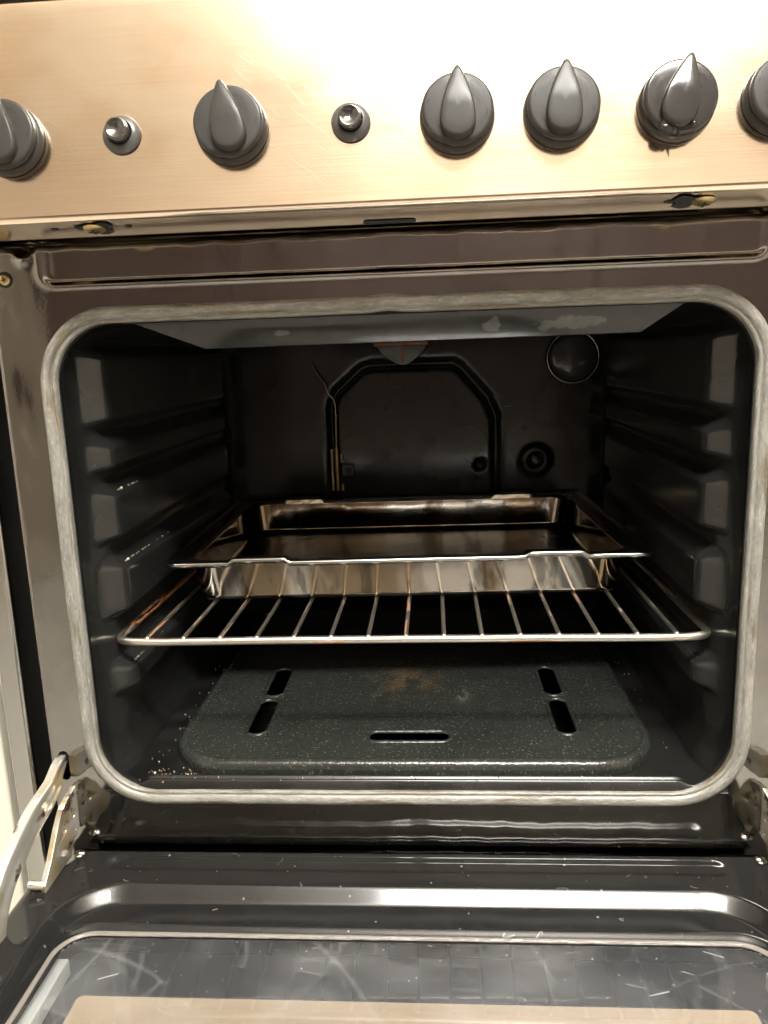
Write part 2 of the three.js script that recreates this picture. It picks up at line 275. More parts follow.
// ------------------------------------------------------------------ the kitchen round the cooker (out of frame; it is what the steel and the enamel mirror)
const RX = 1.7, RZ = 2.4, BZ = -0.62;
structure('floor', box(2 * RX + 0.2, 0.1, RZ - BZ + 0.2, 0, FLOOR - 0.05, (RZ + BZ) / 2), M.tile);
structure('ceiling', box(2 * RX + 0.2, 0.1, RZ - BZ + 0.2, 0, CEIL + 0.05, (RZ + BZ) / 2), M.ceiling);
structure('wall_left', box(0.1, CEIL - FLOOR, RZ - BZ, -RX - 0.05, (CEIL + FLOOR) / 2, (RZ + BZ) / 2), M.wall);
structure('wall_right', box(0.1, CEIL - FLOOR, RZ - BZ, RX + 0.05, (CEIL + FLOOR) / 2, (RZ + BZ) / 2), M.wall);
structure('wall_front', box(2 * RX + 0.2, CEIL - FLOOR, 0.1, 0, (CEIL + FLOOR) / 2, RZ + 0.05), M.wall);
structure('wall_back', box(2 * RX + 0.2, CEIL - FLOOR, 0.1, 0, (CEIL + FLOOR) / 2, BZ - 0.05), M.wall);
{
  const t = thing('ceiling_lamp', 'long white tube lamp hanging below the kitchen ceiling', 'lamp', [LAMP.x, CEIL, LAMP.z]);
  part('diffuser', box(LAMP.w, 0.05, LAMP.d, LAMP.x, LAMP.y, LAMP.z, 0.02), M.diffuser, t);
  for (const sx of [-1, 1]) { part('end_cap', box(0.03, 0.06, LAMP.d + 0.01, LAMP.x + sx * (LAMP.w / 2 + 0.016), LAMP.y, LAMP.z, 0.006), M.lampWhite, t); part('hanger', rod(V3(LAMP.x + sx * (LAMP.w / 2 + 0.015), LAMP.y + 0.02, LAMP.z), V3(LAMP.x + sx * (LAMP.w / 2 + 0.015), CEIL, LAMP.z), 0.003, 8), M.trim, t); }
}
{
  const t = thing('added_cupboard', 'unseen dark brown cupboard added across the kitchen for the frame to mirror', 'cupboard', [0, 0.06, RZ]);  // unseen dark shape, added to give the steel frame a brown reflection
  part('carcass', box(2.6, 1.0, 0.3, 0, 0.56, RZ - 0.151), M.wood, t);
  for (let k = 0; k < 4; k++) part('added_cupboard_door', box(0.635, 0.98, 0.02, -0.975 + k * 0.65, 0.56, RZ - 0.313, 0.004), M.wood, t);
}
{
  const t = thing('kitchen_unit', 'cream kitchen unit standing left of the cooker', 'cabinet', [-0.62, FLOOR, -0.3]);
  part('carcass', box(0.60, 0.90, 0.54, -0.626, FLOOR + 0.452, -0.32), M.cream, t);
  part('unit_door', box(0.595, 0.76, 0.02, -0.626, FLOOR + 0.52, -0.038, 0.003), M.cream, t);
}

// ------------------------------------------------------------------ the cooker
const cooker = thing('cooker', 'freestanding steel cooker with its oven door hanging open', 'cooker', [0, FLOOR, 0]);

// body shell
part('side_panel', box(0.018, 1.03, 0.56, -0.299, FLOOR + 0.52, -0.284, 0.004), M.trim, cooker);
part('side_panel', box(0.018, 1.03, 0.56, 0.299, FLOOR + 0.52, -0.284, 0.004), M.trim, cooker);
part('back_panel', box(0.578, 1.0, 0.01, 0, FLOOR + 0.51, -0.56), M.trim, cooker);
part('lower_front', box(0.578, 0.40, 0.02, 0, FLOOR + 0.22, -0.02, 0.003), M.gap, cooker);
part('drawer_front', box(0.575, 0.30, 0.03, 0, -0.265, 0.020, 0.004), M.panel, cooker);
for (const sx of [-1, 1]) part('gap_backing', box(0.018, 0.93, 0.004, sx * 0.281, 0.0, -0.034), M.gap, cooker);

// --- front frame: sheet with the oven opening, hinge slots and screw holes cut out; a pressed channel above
const OC = { x: 0, y: 0.1845, hx: 0.2375, hy: 0.177, r: 0.046 };  // centre line of the seal
{
  const s = new THREE.Shape(); s.moveTo(-0.270, -0.06); s.lineTo(0.270, -0.06); s.lineTo(0.270, 0.374); s.lineTo(-0.270, 0.374); s.closePath();
  s.holes.push(rrPath(OC.hx - 0.003, OC.hy - 0.003, OC.r, OC.x, OC.y, THREE.Path));
  for (const sx of [-1, 1]) s.holes.push(rrPath(0.0038, 0.012, 0.0037, sx * 0.2625, 0.031, THREE.Path));
  const sheet = new THREE.ShapeGeometry(s, 16).translate(0, 0, 0);
  const top = grid(240, 90, (u, v) => {
    const x = mix(-0.270, 0.270, u), y = mix(0.374, 0.43, v);
    const d = sdRR(x, y - 0.425, 0.2365, 0.043, 0.009);             // channel
    let z = -0.0009 * sm(-0.0005, -0.0050, d) + 0.0007 * Math.exp(-Math.pow((d - 0.0005) / 0.0018, 2));
    z -= 0.016 * sm(0.408, 0.416, y);
    z += 0.0016 * Math.exp(-(Math.pow((x + 0.247) / 0.004, 2) + Math.pow((y - 0.4) / 0.004, 2)));
    return [x, y, z, x, y];
  });
  const lips = [];
  for (const sx of [-1, 1]) lips.push(grid(10, 1, (u, v) => { const a = u * Math.PI / 2, y = mix(-0.06, 0.43, v); return u < 0.99 ? [sx * (0.270 + 0.004 * Math.sin(a)), y, -0.004 + 0.004 * Math.cos(a), sx * (0.27 + u * 0.006), y] : [sx * 0.274, y, -0.03, sx * 0.3, y]; }));
  part('front_frame', merge([sheet, top, ...lips]), M.frame, cooker);
  for (const sx of [-1, 1]) {                                        // cross-head screws
    const g = lathe([[0, 0.0012], [0.002, 0.0012], [0.0034, 0.0006], [0.0036, -0.0004]], 24), c = merge([box(0.0036, 0.0008, 0.0004, 0, 0, 0.0013), box(0.0008, 0.0036, 0.0004, 0, 0, 0.00135)]);
    const scr = new THREE.Group(); scr.name = 'frame_screw'; scr.position.set(sx * 0.2611, 0.3877 - FLOOR, 0.0008); cooker.add(scr);
    local('screw_head', g, M.brass, scr); local('cross_slot', c.rotateZ(0.35), M.gap, scr); local('washer', lathe([[0.0036, -0.0003], [0.0052, -0.0003], [0.0054, -0.0008]], 28), M.gap, scr);
  }
}
// --- door seal
{
  const sec0 = [[0.0062, 0.0003], [0.0069, 0.0018], [0.0068, 0.0042], [0.0055, 0.0062], [0.0032, 0.0073], [0.0006, 0.0073], [-0.0016, 0.0064], [-0.0027, 0.0049], [-0.0032, 0.0042], [-0.0039, 0.0047], [-0.0051, 0.0050], [-0.0062, 0.0042], [-0.0068, 0.0025], [-0.0066, -0.001]], sec = sec0.map(([o, h]) => [o * 0.80 + 0.0006, h * 0.85]);
  const g = sweepLoop(rrPoints(OC.hx, OC.hy, OC.r, OC.x, OC.y, 0.004), sec, (x, y, h) => [x, y, h], (q) => 0.0006 * (fbm(q.s / 1.4, 0.3, 40, 1, 3, 101) - 0.5) + 0.0011 * Math.exp(-Math.pow((q.x + 0.005) / 0.01, 2)) * (q.y > 0.3 ? 1 : 0));
  part('door_seal', g, M.gasket, cooker);
}
// --- oven cavity
{
  const X = 0.231, Y0 = 0.016, Y1 = 0.362, ZB = -0.40;
  const bumps = [[0.287, 0.340], [0.252, 0.274], [0.199, 0.238], [0.141, 0.182], [0.078, 0.101]];
  const prof = (y) => { let a = 0; for (const [b0, b1] of bumps) a = Math.max(a, sm(b0 - 0.004, b0 + 0.004, y) * sm(b1 + 0.006, b1 - 0.006, y)); return a; };
  for (const sx of [-1, 1]) {
    const g = grid(150, 190, (u, v) => {
      const z = mix(-0.001, ZB, u), y = mix(Y0 - 0.004, Y1, v);
      const along = sm(-0.016, -0.040, z) * sm(-0.375, -0.345, z);
      const fil = sm(0.05, 0.012, y), back = sm(-0.388, -0.4, z);
      return [sx * (X - 0.0115 * prof(y) * along - 0.006 * sm(-0.010, -0.040, z) - 0.008 * fil * fil - 0.01 * back * back), y, z, z, y];
    });
    part('cavity_side_wall', g, M.enamel, cooker);
  }
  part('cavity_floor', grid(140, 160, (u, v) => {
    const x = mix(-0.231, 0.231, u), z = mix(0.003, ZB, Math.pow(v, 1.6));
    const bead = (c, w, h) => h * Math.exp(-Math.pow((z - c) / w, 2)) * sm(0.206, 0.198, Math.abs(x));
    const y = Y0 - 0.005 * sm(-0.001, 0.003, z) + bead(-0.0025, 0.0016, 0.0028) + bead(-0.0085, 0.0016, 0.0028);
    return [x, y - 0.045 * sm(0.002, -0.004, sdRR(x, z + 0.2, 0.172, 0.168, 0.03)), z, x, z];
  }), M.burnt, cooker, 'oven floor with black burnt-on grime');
  part('cavity_ceiling', box(0.462, 0.004, 0.396, 0, Y1 + 0.002, -0.202), M.enamel, cooker);
  // mouth ring: closes the rounded corners between the sheet and the box of the cavity
  const ring = new THREE.Shape(); ring.moveTo(-0.2345, 0.0105); ring.lineTo(0.2345, 0.0105); ring.lineTo(0.2345, 0.3622); ring.lineTo(-0.2345, 0.3622); ring.closePath();
  ring.holes.push(rrPath(OC.hx - 0.0055, OC.hy - 0.0055, OC.r - 0.004, OC.x, OC.y, THREE.Path));
  part('cavity_mouth', extrude(ring, 0.003, 0, 16).translate(0, 0, -0.0036), M.enamel, cooker);
  // lip under the ceiling
  const lip = new THREE.Shape(); lip.moveTo(-0.190, 0.362); lip.lineTo(0.196, 0.362); lip.lineTo(0.164, 0.3395); lip.lineTo(-0.134, 0.3385); lip.closePath();
  part('ceiling_lip', extrude(lip, 0.002, 0.0006).translate(0, -0.3395, 0).rotateX(0.30).translate(0, 0.3395, -0.022), M.lip, cooker);
  // back wall with the pressed arch
  const arch = [[-0.0975, 0.10], [-0.0975, 0.272], [-0.091, 0.288], [-0.060, 0.315], [-0.050, 0.318], [0.047, 0.318], [0.056, 0.313], [0.087, 0.277], [0.0965, 0.255], [0.098, 0.10]];
  const segd = (x, y) => { let d = 1; for (let k = 0; k + 1 < arch.length; k++) { const [ax, ay] = arch[k], [bx, by] = arch[k + 1], t = clamp(((x - ax) * (bx - ax) + (y - ay) * (by - ay)) / ((bx - ax) ** 2 + (by - ay) ** 2)); d = Math.min(d, Math.hypot(x - ax - t * (bx - ax), y - ay - t * (by - ay))); } return d; };
  const inside = (x, y) => { let c = false; for (let i = 0, j = arch.length - 1; i < arch.length; j = i++) { const [xi, yi] = arch[i], [xj, yj] = arch[j]; if ((yi > y) !== (yj > y) && x < (xj - xi) * (y - yi) / (yj - yi) + xi) c = !c; } return c; };
  const bw = part('cavity_back_wall', grid(180, 140, (u, v) => {
    const x = mix(-0.222, 0.222, u), y = mix(Y0, Y1, v), d = segd(x, y), i = inside(x, y);
    let z = -0.398 - 0.006 * Math.exp(-Math.pow(d / 0.0035, 2)) + (i ? 0.004 * sm(0, 0.008, d) : 0.002 * sm(0.003, 0.012, d));
    z += 0.005 * sm(0.022, 0.014, Math.hypot(x - 0.143, y - 0.2023)) - 0.007 * sm(0.010, 0.006, Math.hypot(x - 0.143, y - 0.2023));
    z += -0.005 * sm(0.008, 0.004, Math.hypot(x - 0.078, y - 0.198));
    return [x, y, z, x, y];
  }), M.enamel, cooker);
  // oven light: ring and dark lens
  const lamp = part('oven_light', new THREE.TorusGeometry(0.029, 0.0010, 10, 56).translate(0.1845, 0.3205, -0.388), M.panRim, cooker, 'round oven light in the top corner of the back wall');
  part('light_lens', new THREE.SphereGeometry(0.028, 32, 12, 0, 6.2832, 0, 1.2).rotateX(Math.PI / 2).scale(1, 1, 0.35).translate(0.1845, 0.3205, -0.392), M.lens, lamp);
  // thermostat probe in its clip, with the capillary tube above
  const clip = part('thermostat_probe', merge([rod(V3(-0.0925, 0.172, -0.388), V3(-0.0925, 0.224, -0.388), 0.0022), rod(V3(-0.0925, 0.222, -0.388), V3(-0.0915, 0.262, -0.389), 0.0011), rod(V3(-0.0985, 0.172, -0.39), V3(-0.0985, 0.222, -0.39), 0.0016), rod(V3(-0.087, 0.172, -0.39), V3(-0.087, 0.18, -0.39), 0.0016), rod(V3(-0.087, 0.206, -0.39), V3(-0.087, 0.216, -0.39), 0.0016)]), M.brass, cooker, 'brassy thermostat probe clipped to the back wall');
  part('probe_clip', merge([box(0.014, 0.0135, 0.002, -0.0795, 0.1965, -0.389, 0.0009), lathe([[0, 0.003], [0.003, 0.0026], [0.0036, 0]], 20).translate(-0.0785, 0.1965, -0.388)]), M.buttonRing, clip);
  part('capillary_tube', tube([V3(-0.0915, 0.262, -0.389), V3(-0.093, 0.28, -0.389), V3(-0.099, 0.288, -0.388), V3(-0.103, 0.300, -0.388), V3(-0.112, 0.312, -0.39), V3(-0.118, 0.325, -0.392)], 0.0012, 40, 8), M.panRim, clip);
  // grill burner cup under the ceiling
  const cup = new THREE.Shape(); cup.moveTo(-0.031, 0); cup.lineTo(0.031, 0); cup.bezierCurveTo(0.030, -0.006, 0.016, -0.0225, 0.003, -0.025); cup.bezierCurveTo(-0.010, -0.026, -0.029, -0.008, -0.031, 0);
  const gb = part('grill_burner_cup', extrude(cup, 0.004, 0.0012).translate(-0.0115, 0.3425, -0.384), M.enamel, cooker, 'dark half-round burner cup with a rusty upper edge');
  part('rusty_rim', merge([box(0.063, 0.0055, 0.010, -0.0115, 0.3425, -0.382, 0.002), box(0.003, 0.020, 0.002, -0.0105, 0.330, -0.3775, 0.0008)]), M.rust, gb, 'flaking orange rust');
}

// --- control panel (leans back 10 degrees), its underside, and the hob edge above
const TILT = 10 * Math.PI / 180, PB = V3(0, 0.413, 0.055);
const onPanel = (x, y) => V3(x, y, PB.z - (y - PB.y) * Math.tan(TILT));
const lipY = (z) => PB.y - 0.19 * (0.0515 - z);                        // the turned-in lower lip slopes down towards the back
let panel;
{
  const prof = [];                                                   // [y, z] from the top down, round the lower edge, then back underneath
  const c = Math.cos(TILT), s = Math.sin(TILT), r = 0.0035;
  prof.push([0.5405, onPanel(0, 0.5405).z - 0.012], [0.5405, onPanel(0, 0.5405).z - 0.002], [0.5395, onPanel(0, 0.5395).z - 0.0003]);
  for (let k = 0; k <= 24; k++) { const y = mix(0.5385, PB.y + r * 1.2, k / 24); prof.push([y, onPanel(0, y).z]); }
  const cy = PB.y + r, cz = onPanel(0, PB.y + r).z - r;
  for (let k = 0; k <= 8; k++) { const a = mix(TILT, -Math.PI / 2 - 0.188, k / 8); prof.push([cy + r * Math.sin(a), cz + r * Math.cos(a)]); }
  for (const z of [0.045, 0.036, 0.028, 0.0262]) prof.push([lipY(z), z]);
  prof.push([lipY(0.0255) + 0.001, 0.0252], [lipY(0.0255) + 0.004, 0.0250], [lipY(0.0255) + 0.022, 0.0250]);
  const len = [0]; for (let k = 1; k < prof.length; k++) len.push(len[k - 1] + Math.hypot(prof[k][0] - prof[k - 1][0], prof[k][1] - prof[k - 1][1]));
  const g = grid(60, prof.length - 1, (u, v) => { const k = Math.round(v * (prof.length - 1)), x = mix(-0.29, 0.29, u); return [x, prof[k][0], prof[k][1], x + 0.3, 0.15 - len[k]]; });
  panel = part('control_panel', g, M.panel, cooker);
  part('panel_end', box(0.003, 0.125, 0.045, -0.2885, 0.478, 0.018), M.panel, cooker); part('panel_end', box(0.003, 0.125, 0.045, 0.2885, 0.478, 0.018), M.panel, cooker);
  part('hob_top', box(0.60, 0.012, 0.59, 0, 0.5515, -0.262, 0.004), M.panel, cooker);
  part('hob_gap', box(0.57, 0.006, 0.02, 0, 0.543, 0.012), M.gap, cooker);
  // screws, chipped holes and a notch on the underside
  const down = (g, x, z, off) => g.rotateX(Math.PI / 2 + 0.188 * -1).translate(x, lipY(z) - off, z);
  for (const [x, z, cx] of [[-0.1785, 0.0415, 0.002], [0.1815, 0.0405, -0.008]]) {
    const scr = new THREE.Group(); scr.name = 'underside_screw'; scr.position.set(x, lipY(z) - FLOOR, z); scr.rotation.x = -0.188; cooker.add(scr);
    local('screw_head', lathe([[0, 0.0024], [0.004, 0.0021], [0.0062, 0.0009], [0.0066, 0]], 24).rotateX(Math.PI / 2).translate(0, -0.0004, 0), M.brass, scr);
    local('cross_slot', merge([box(0.0065, 0.0006, 0.0011, 0, -0.0027, 0), box(0.0011, 0.0006, 0.0065, 0, -0.0028, 0)]), M.gap, scr);
    const chip = new THREE.Shape(); for (let k = 0; k < 18; k++) { const a = k / 18 * 6.2832, R = 0.0085 + 0.0022 * Math.sin(a * 3 + x * 40) + 0.001 * Math.sin(a * 7); const p = [cx + 1.25 * R * Math.cos(a), R * Math.sin(a)]; k ? chip.lineTo(...p) : chip.moveTo(...p); }
    local('chipped_hole', new THREE.ShapeGeometry(chip).rotateX(Math.PI / 2).translate(0, -0.0006, 0), M.gap, scr, 'dark chipped patch round the screw');
  }
  for (const [x, z, rx, rz] of [[-0.203, 0.042, 0.0025, 0.0016], [-0.157, 0.042, 0.0022, 0.0016], [0.163, 0.041, 0.004, 0.0018]]) part('small_hole', down(new THREE.CircleGeometry(1, 20).scale(rx, rz, 1), x, z, 0.0005), M.gap, cooker);
  part('underside_notch', down(new THREE.ShapeGeometry(rrPath(0.016, 0.003, 0.0028)), 0.0, 0.0305, 0.0005), M.gap, cooker);
}
// knobs
{
  const skirt = lathe([[0.0, 0.0004], [0.0208, 0.0004], [0.0212, 0.0014], [0.0209, 0.0062], [0.0202, 0.0085], [0.0192, 0.0092], [0.0184, 0.0094], [0.0181, 0.0104], [0.0181, 0.0116]], 56).scale(1, 1, 0.62);
  const cap = lathe([[0.0181, 0.0112], [0.0196, 0.0116], [0.0199, 0.0126], [0.0199, 0.0165], [0.0194, 0.0180], [0.0180, 0.0189], [0.012, 0.0193], [0.0, 0.0195]], 56).scale(1, 1, 0.62);
  const w = new THREE.Shape(); w.moveTo(0, 0.0226); w.bezierCurveTo(0.0014, 0.0224, 0.0026, 0.0200, 0.0040, 0.0165); w.bezierCurveTo(0.0072, 0.0085, 0.0102, 0.0, 0.0098, -0.0085); w.bezierCurveTo(0.0096, -0.0130, 0.0070, -0.0178, 0, -0.0180);
  w.bezierCurveTo(-0.0070, -0.0178, -0.0096, -0.0130, -0.0098, -0.0085); w.bezierCurveTo(-0.0102, 0.0, -0.0072, 0.0085, -0.0040, 0.0165); w.bezierCurveTo(-0.0026, 0.0200, -0.0014, 0.0224, 0, 0.0226);
  const out = w.getSpacedPoints(96).slice(0, 96), lv = [[1.03, 0.0095], [1.0, 0.0125], [0.985, 0.0148], [0.94, 0.0160], [0.86, 0.0165], [0.6, 0.0167], [0.3, 0.0168], [0.01, 0.0168]];
  const wingS = grid(96, lv.length - 1, (u, v) => { const q = out[Math.round(u * 96) % 96], [f, z] = lv[Math.round(v * (lv.length - 1))], y = -0.002 + (q.y + 0.002) * f; return [q.x * f, y, z - (z > 0.0126 ? 0.0016 * sm(0.0, 0.022, y) : 0), q.x * f, y]; });
  const knobs = [[-0.2215, 0.12, 0], [-0.0886, 0.17, 0], [0.0409, -0.01, 0], [0.0991, -0.06, 0], [0.1618, -0.24, 1], [0.2185, -0.1, 0]];
  for (const [x, turn, melted] of knobs) {
    const o = new THREE.Group(); o.name = 'knob'; const p = onPanel(x, 0.4605); o.position.set(p.x, p.y - FLOOR, p.z); o.rotation.set(-TILT, 0, turn, 'XYZ'); cooker.add(o);
    const m = melted ? M.knobMelted : M.knob;
    if (melted) o.userData.label = 'shiny half-melted knob with torn drips on its lower rim';
    local('skirt', skirt, m, o); local('cap', cap, m, o); local('pointer', wingS, m, o);
    if (melted) {
      const r = rng(7), l = [];
      for (let k = 0; k < 9; k++) { const a = -1.85 + r() * 1.0, R = 0.0165 + r() * 0.003, s = 0.0018 + r() * 0.0022; const g = new THREE.SphereGeometry(s, 14, 10).scale(0.8 + r() * 0.9, 0.6 + r() * 0.5, 0.8).rotateZ(r() * 3); g.translate(R * Math.cos(a), R * Math.sin(a), 0.008 + r() * 0.005); l.push(g); }
      l.push(new THREE.ConeGeometry(0.0012, 0.006, 8).rotateZ(Math.PI + 0.4).translate(0.004, -0.0215, 0.010));
      local('melted_drips', merge(l), m, o, 'lumps of melted plastic');
    }
  }
  // push buttons
  for (const x of [-0.1540, -0.0196]) {
    const o = new THREE.Group(); o.name = 'push_button'; const p = onPanel(x, 0.4605); o.position.set(p.x, p.y - FLOOR, p.z); o.rotation.x = -TILT; cooker.add(o);
    local('collar', lathe([[0, 0.0003], [0.0112, 0.0003], [0.0113, 0.0012], [0.0100, 0.0030], [0.0078, 0.0042], [0.0070, 0.0040], [0.0068, 0.002]], 40), M.buttonRing, o);
    local('plunger', lathe([[0.0066, 0.001], [0.0066, 0.0085], [0.0061, 0.0097], [0.0052, 0.0099], [0.0036, 0.0088], [0.0016, 0.0081], [0, 0.0079]], 36), M.button, o);
  }
}
// --- hinges
function hinge(sx, parent) {
  const c = [[-0.012, 0.036], [0.004, 0.031], [0.018, 0.021], [0.046, 0.014], [0.070, 0.005], [0.088, -0.005], [0.101, -0.019], [0.108, -0.034]];
  const curve = new THREE.CatmullRomCurve3(c.map(([z, y]) => V3(0, y, z)), false, 'centripetal'), n = 40, wid = (t) => mix(0.0045, 0.0105, sm(0.05, 0.40, t));
  const sec = (t) => { const p = curve.getPoint(t), d = curve.getTangent(t); return { p, ny: d.z, nz: -d.y }; };
  // channel section: web facing the oven's middle, two flanges turned outwards
  const ch = [[-1, -0.0045], [-1, 0.0012], [-0.86, 0.0022], [-0.3, 0.0019], [0, 0.0013], [0.3, 0.0019], [0.86, 0.0022], [1, 0.0012], [1, -0.0045]];
  const arm = grid(n, ch.length - 1, (u, v) => { const q = sec(u), k = ch[Math.round(v * (ch.length - 1))], w = wid(u) * k[0]; return [sx * (0.2645 - k[1]), q.p.y + q.ny * w, q.p.z + q.nz * w, u * 0.13, v * 0.03]; });
  const h = part('hinge', arm, M.galvanised, parent, 'bent galvanised hinge arm with rust and grease');
  const s = new THREE.Shape(); s.moveTo(-0.002, 0.014); s.lineTo(-0.001, -0.018); s.lineTo(0.002, -0.023); s.lineTo(0.010, -0.024); s.lineTo(0.016, -0.034); s.lineTo(0.056, -0.035); s.lineTo(0.057, -0.029); s.lineTo(0.045, -0.018); s.lineTo(0.032, -0.002); s.lineTo(0.022, 0.008); s.lineTo(0.010, 0.012); s.closePath();
  s.holes.push(rrPath(0.002, 0.003, 0.0018, 0.022, -0.008, THREE.Path), rrPath(0.0025, 0.0014, 0.0013, 0.0075, -0.006, THREE.Path));
  part('hinge_plate', extrude(s, 0.003, 0.0006).rotateY(-Math.PI / 2).translate(sx < 0 ? -0.2565 : 0.2595, 0, 0.001), M.galvanised, h);
  part('hinge_pin', rod(V3(sx * 0.268, -0.028, 0.058), V3(sx * 0.2575, -0.030, 0.056), 0.0032, 14), M.galvanised, h);
}
hinge(-1, cooker); hinge(1, cooker);

// --- door, dropped open
{
  const Y = -0.035, Z0 = 0.006, Z1 = 0.455, zc = (Z0 + Z1) / 2;
  const step = { hx: 0.2435, z0: 0.046, z1: 0.425, r: 0.045 }, gl = { hx: 0.2325, z0: 0.0805, z1: 0.400, r: 0.022 };
  const sdS = (x, z) => sdRR(x, z - (step.z0 + step.z1) / 2, step.hx, (step.z1 - step.z0) / 2, step.r), sdG = (x, z) => sdRR(x, z - (gl.z0 + gl.z1) / 2, gl.hx, (gl.z1 - gl.z0) / 2, gl.r);
  const half = (z) => 0.275 - 0.020 * sm(0.055, 0.012, z) ;
  const nz = 260, zz = (v) => Z0 + (Z1 - Z0) * (v < 0.55 ? v / 0.55 * 0.30 : 0.30 + (v - 0.55) / 0.45 * 0.70);
  const liner = grid(230, nz, (u, v) => {
    const z = zz(v), x = mix(-1, 1, u) * half(z);
    let y = Y - 0.0085 * ramp((0.001 - sdS(x, z)) / 0.0122) - 0.003 * sm(0.006, -0.001, sdG(x, z));
    const ch = sdRR(x, z - 0.0225, 0.226, 0.0085, 0.008); y -= 0.0016 * sm(0.001, -0.005, ch);
    const e = Math.min(half(z) - Math.abs(x), z - Z0, Z1 - z); y -= 0.004 * Math.pow(1 - clamp(e / 0.005), 2);
    return [x, y, z, x, z];
  }, (u, v) => { const z = zz(v); return sdG(mix(-1, 1, u) * half(z), z) > -0.005; });
  const door = part('oven_door', liner, M.doorEnamel, cooker, 'black enamelled oven door folded down level');
  const pane = (y, g = 0.001) => new THREE.ShapeGeometry(rrPath(gl.hx - g, (gl.z1 - gl.z0) / 2 - g, gl.r, 0, -(gl.z0 + gl.z1) / 2), 10).rotateX(-Math.PI / 2).translate(0, y, 0);
  part('door_glass', pane(Y - 0.0118), M.glass, door, 'smeared inner glass of the door window');
  part('outer_glass', pane(Y - 0.0345, -0.004), M.glassOuter, door);
  const bord = rrPath(gl.hx + 0.004, (gl.z1 - gl.z0) / 2 + 0.004, gl.r, 0, (gl.z0 + gl.z1) / 2); bord.holes.push(rrPath(0.211, (0.365 - 0.112) / 2, 0.004, 0, (0.365 + 0.112) / 2, THREE.Path));
  part('glass_border', extrude(bord, 0.001, 0, 8).rotateX(Math.PI / 2).translate(0, Y - 0.0305, 0), M.gap, door);
  for (const sx of [-1, 1]) part('inner_rail', box(0.0085, 0.012, 0.262, sx * 0.2268, Y - 0.0235, 0.228, 0.001), M.zinc, door);
  const loop = rrPoints(gl.hx - 0.0012, (gl.z1 - gl.z0) / 2 - 0.0012, gl.r, 0, (gl.z0 + gl.z1) / 2, 0.003);
  part('glass_seal', sweepLoop(loop, [[0.0026, -0.0010], [0.0020, 0.0006], [0.0008, 0.0014], [-0.0006, 0.0012], [-0.0016, 0.0], [-0.0020, -0.0016]], (x, z, h) => [x, Y - 0.0115 + h, z], (q, k) => k > 2 ? 0.0012 * (fbm(q.s / 1.5, k * 0.1, 160, 3, 3, 131) - 0.5) : 0), M.seal, door);
  const shell = rrPath(0.2735, (Z1 - Z0) / 2 - 0.003, 0.012, 0, zc); shell.holes.push(rrPath(gl.hx + 0.0045, (gl.z1 - gl.z0) / 2 + 0.0045, gl.r, 0, (gl.z0 + gl.z1) / 2, THREE.Path));
  part('door_shell', extrude(shell, 0.0245, 0.0015, 10).rotateX(Math.PI / 2).translate(0, Y - 0.0135, 0), M.doorEnamel, door);
  part('door_handle', rod(V3(-0.22, Y - 0.085, Z1 - 0.05), V3(0.22, Y - 0.085, Z1 - 0.05), 0.009, 16), M.trim, door);
  for (const sx of [-1, 1]) { part('handle_post', rod(V3(sx * 0.19, Y - 0.046, Z1 - 0.05), V3(sx * 0.19, Y - 0.08, Z1 - 0.05), 0.006, 12), M.trim, door); part('door_screw', lathe([[0, 0.0016], [0.003, 0.0013], [0.0045, 0]], 20).rotateX(-Math.PI / 2).translate(sx * 0.252, Y + 0.0005, 0.0135), M.trim, door); }
}

// ------------------------------------------------------------------ loose things in the oven
// floor plate
{
  const t = thing('floor_plate', 'speckled black enamel plate with slots lying on the oven floor', 'plate', [0, 0.0162, -0.2]);
  const y = 0.0265, s = new THREE.Shape(), hx = 0.190, za = -0.0135, zb = -0.375, r = 0.05, rb = 0.05;   // shape in (x, -z)
  s.moveTo(-hx + r, -za); s.lineTo(hx - r, -za); s.absarc(hx - r, -za + r, r, -Math.PI / 2, 0, false); s.lineTo(hx, -zb - rb); s.absarc(hx - rb, -zb - rb, rb, 0, Math.PI / 2, false); s.lineTo(-hx + rb, -zb); s.absarc(-hx + rb, -zb - rb, rb, Math.PI / 2, Math.PI, false); s.lineTo(-hx, -za + r); s.absarc(-hx + r, -za + r, r, Math.PI, Math.PI * 1.5, false);
  const slots = [[-0.1285, 0.0905, 0.0078, 0.0315], [-0.1285, 0.1620, 0.0078, 0.0305], [0.1270, 0.0905, 0.0078, 0.0315], [0.1270, 0.1620, 0.0078, 0.0305], [-0.001, 0.0545, 0.0325, 0.0072]];
  for (const [x, z, a, b] of slots) s.holes.push(rrPath(a, b, Math.min(a, b) - 0.0004, x, z, THREE.Path));
  part('plate', extrude(s, 0.0009).rotateX(-Math.PI / 2).translate(0, y - 0.0009, 0), M.plate, t);
  part('plate_rim', uvScale(sweepLoop(rrPoints(hx, (za - zb) / 2, r, 0, -(za + zb) / 2, 0.004), [[-0.0060, -0.0003], [-0.0048, 0.0008], [-0.0036, 0.0012], [-0.0022, 0.0011], [-0.0004, 0.0004], [0.0010, -0.0009], [0.0020, -0.0026], [0.0025, -0.0045], [0.0026, -0.0062], [0.0024, -0.0100]], (px, pz, h) => [px, y + h, -pz]), 1.5, 0.015), M.plate, t);
  for (const [x, z, a, b] of slots) {
    const g = sweepLoop(rrPoints(a + 0.0012, b + 0.0012, Math.min(a, b) + 0.0006, x, z, 0.003), [[0.0028, -0.0012], [0.0022, 0.0002], [0.0012, 0.0010], [0, 0.0011], [-0.0012, 0.0004], [-0.0016, -0.0014]], (px, pz, h) => [px, y + h * 0.8, -pz]);
    part('slot_lip', uvScale(g, 0.12, 0.006), M.plate, t);
  }
}
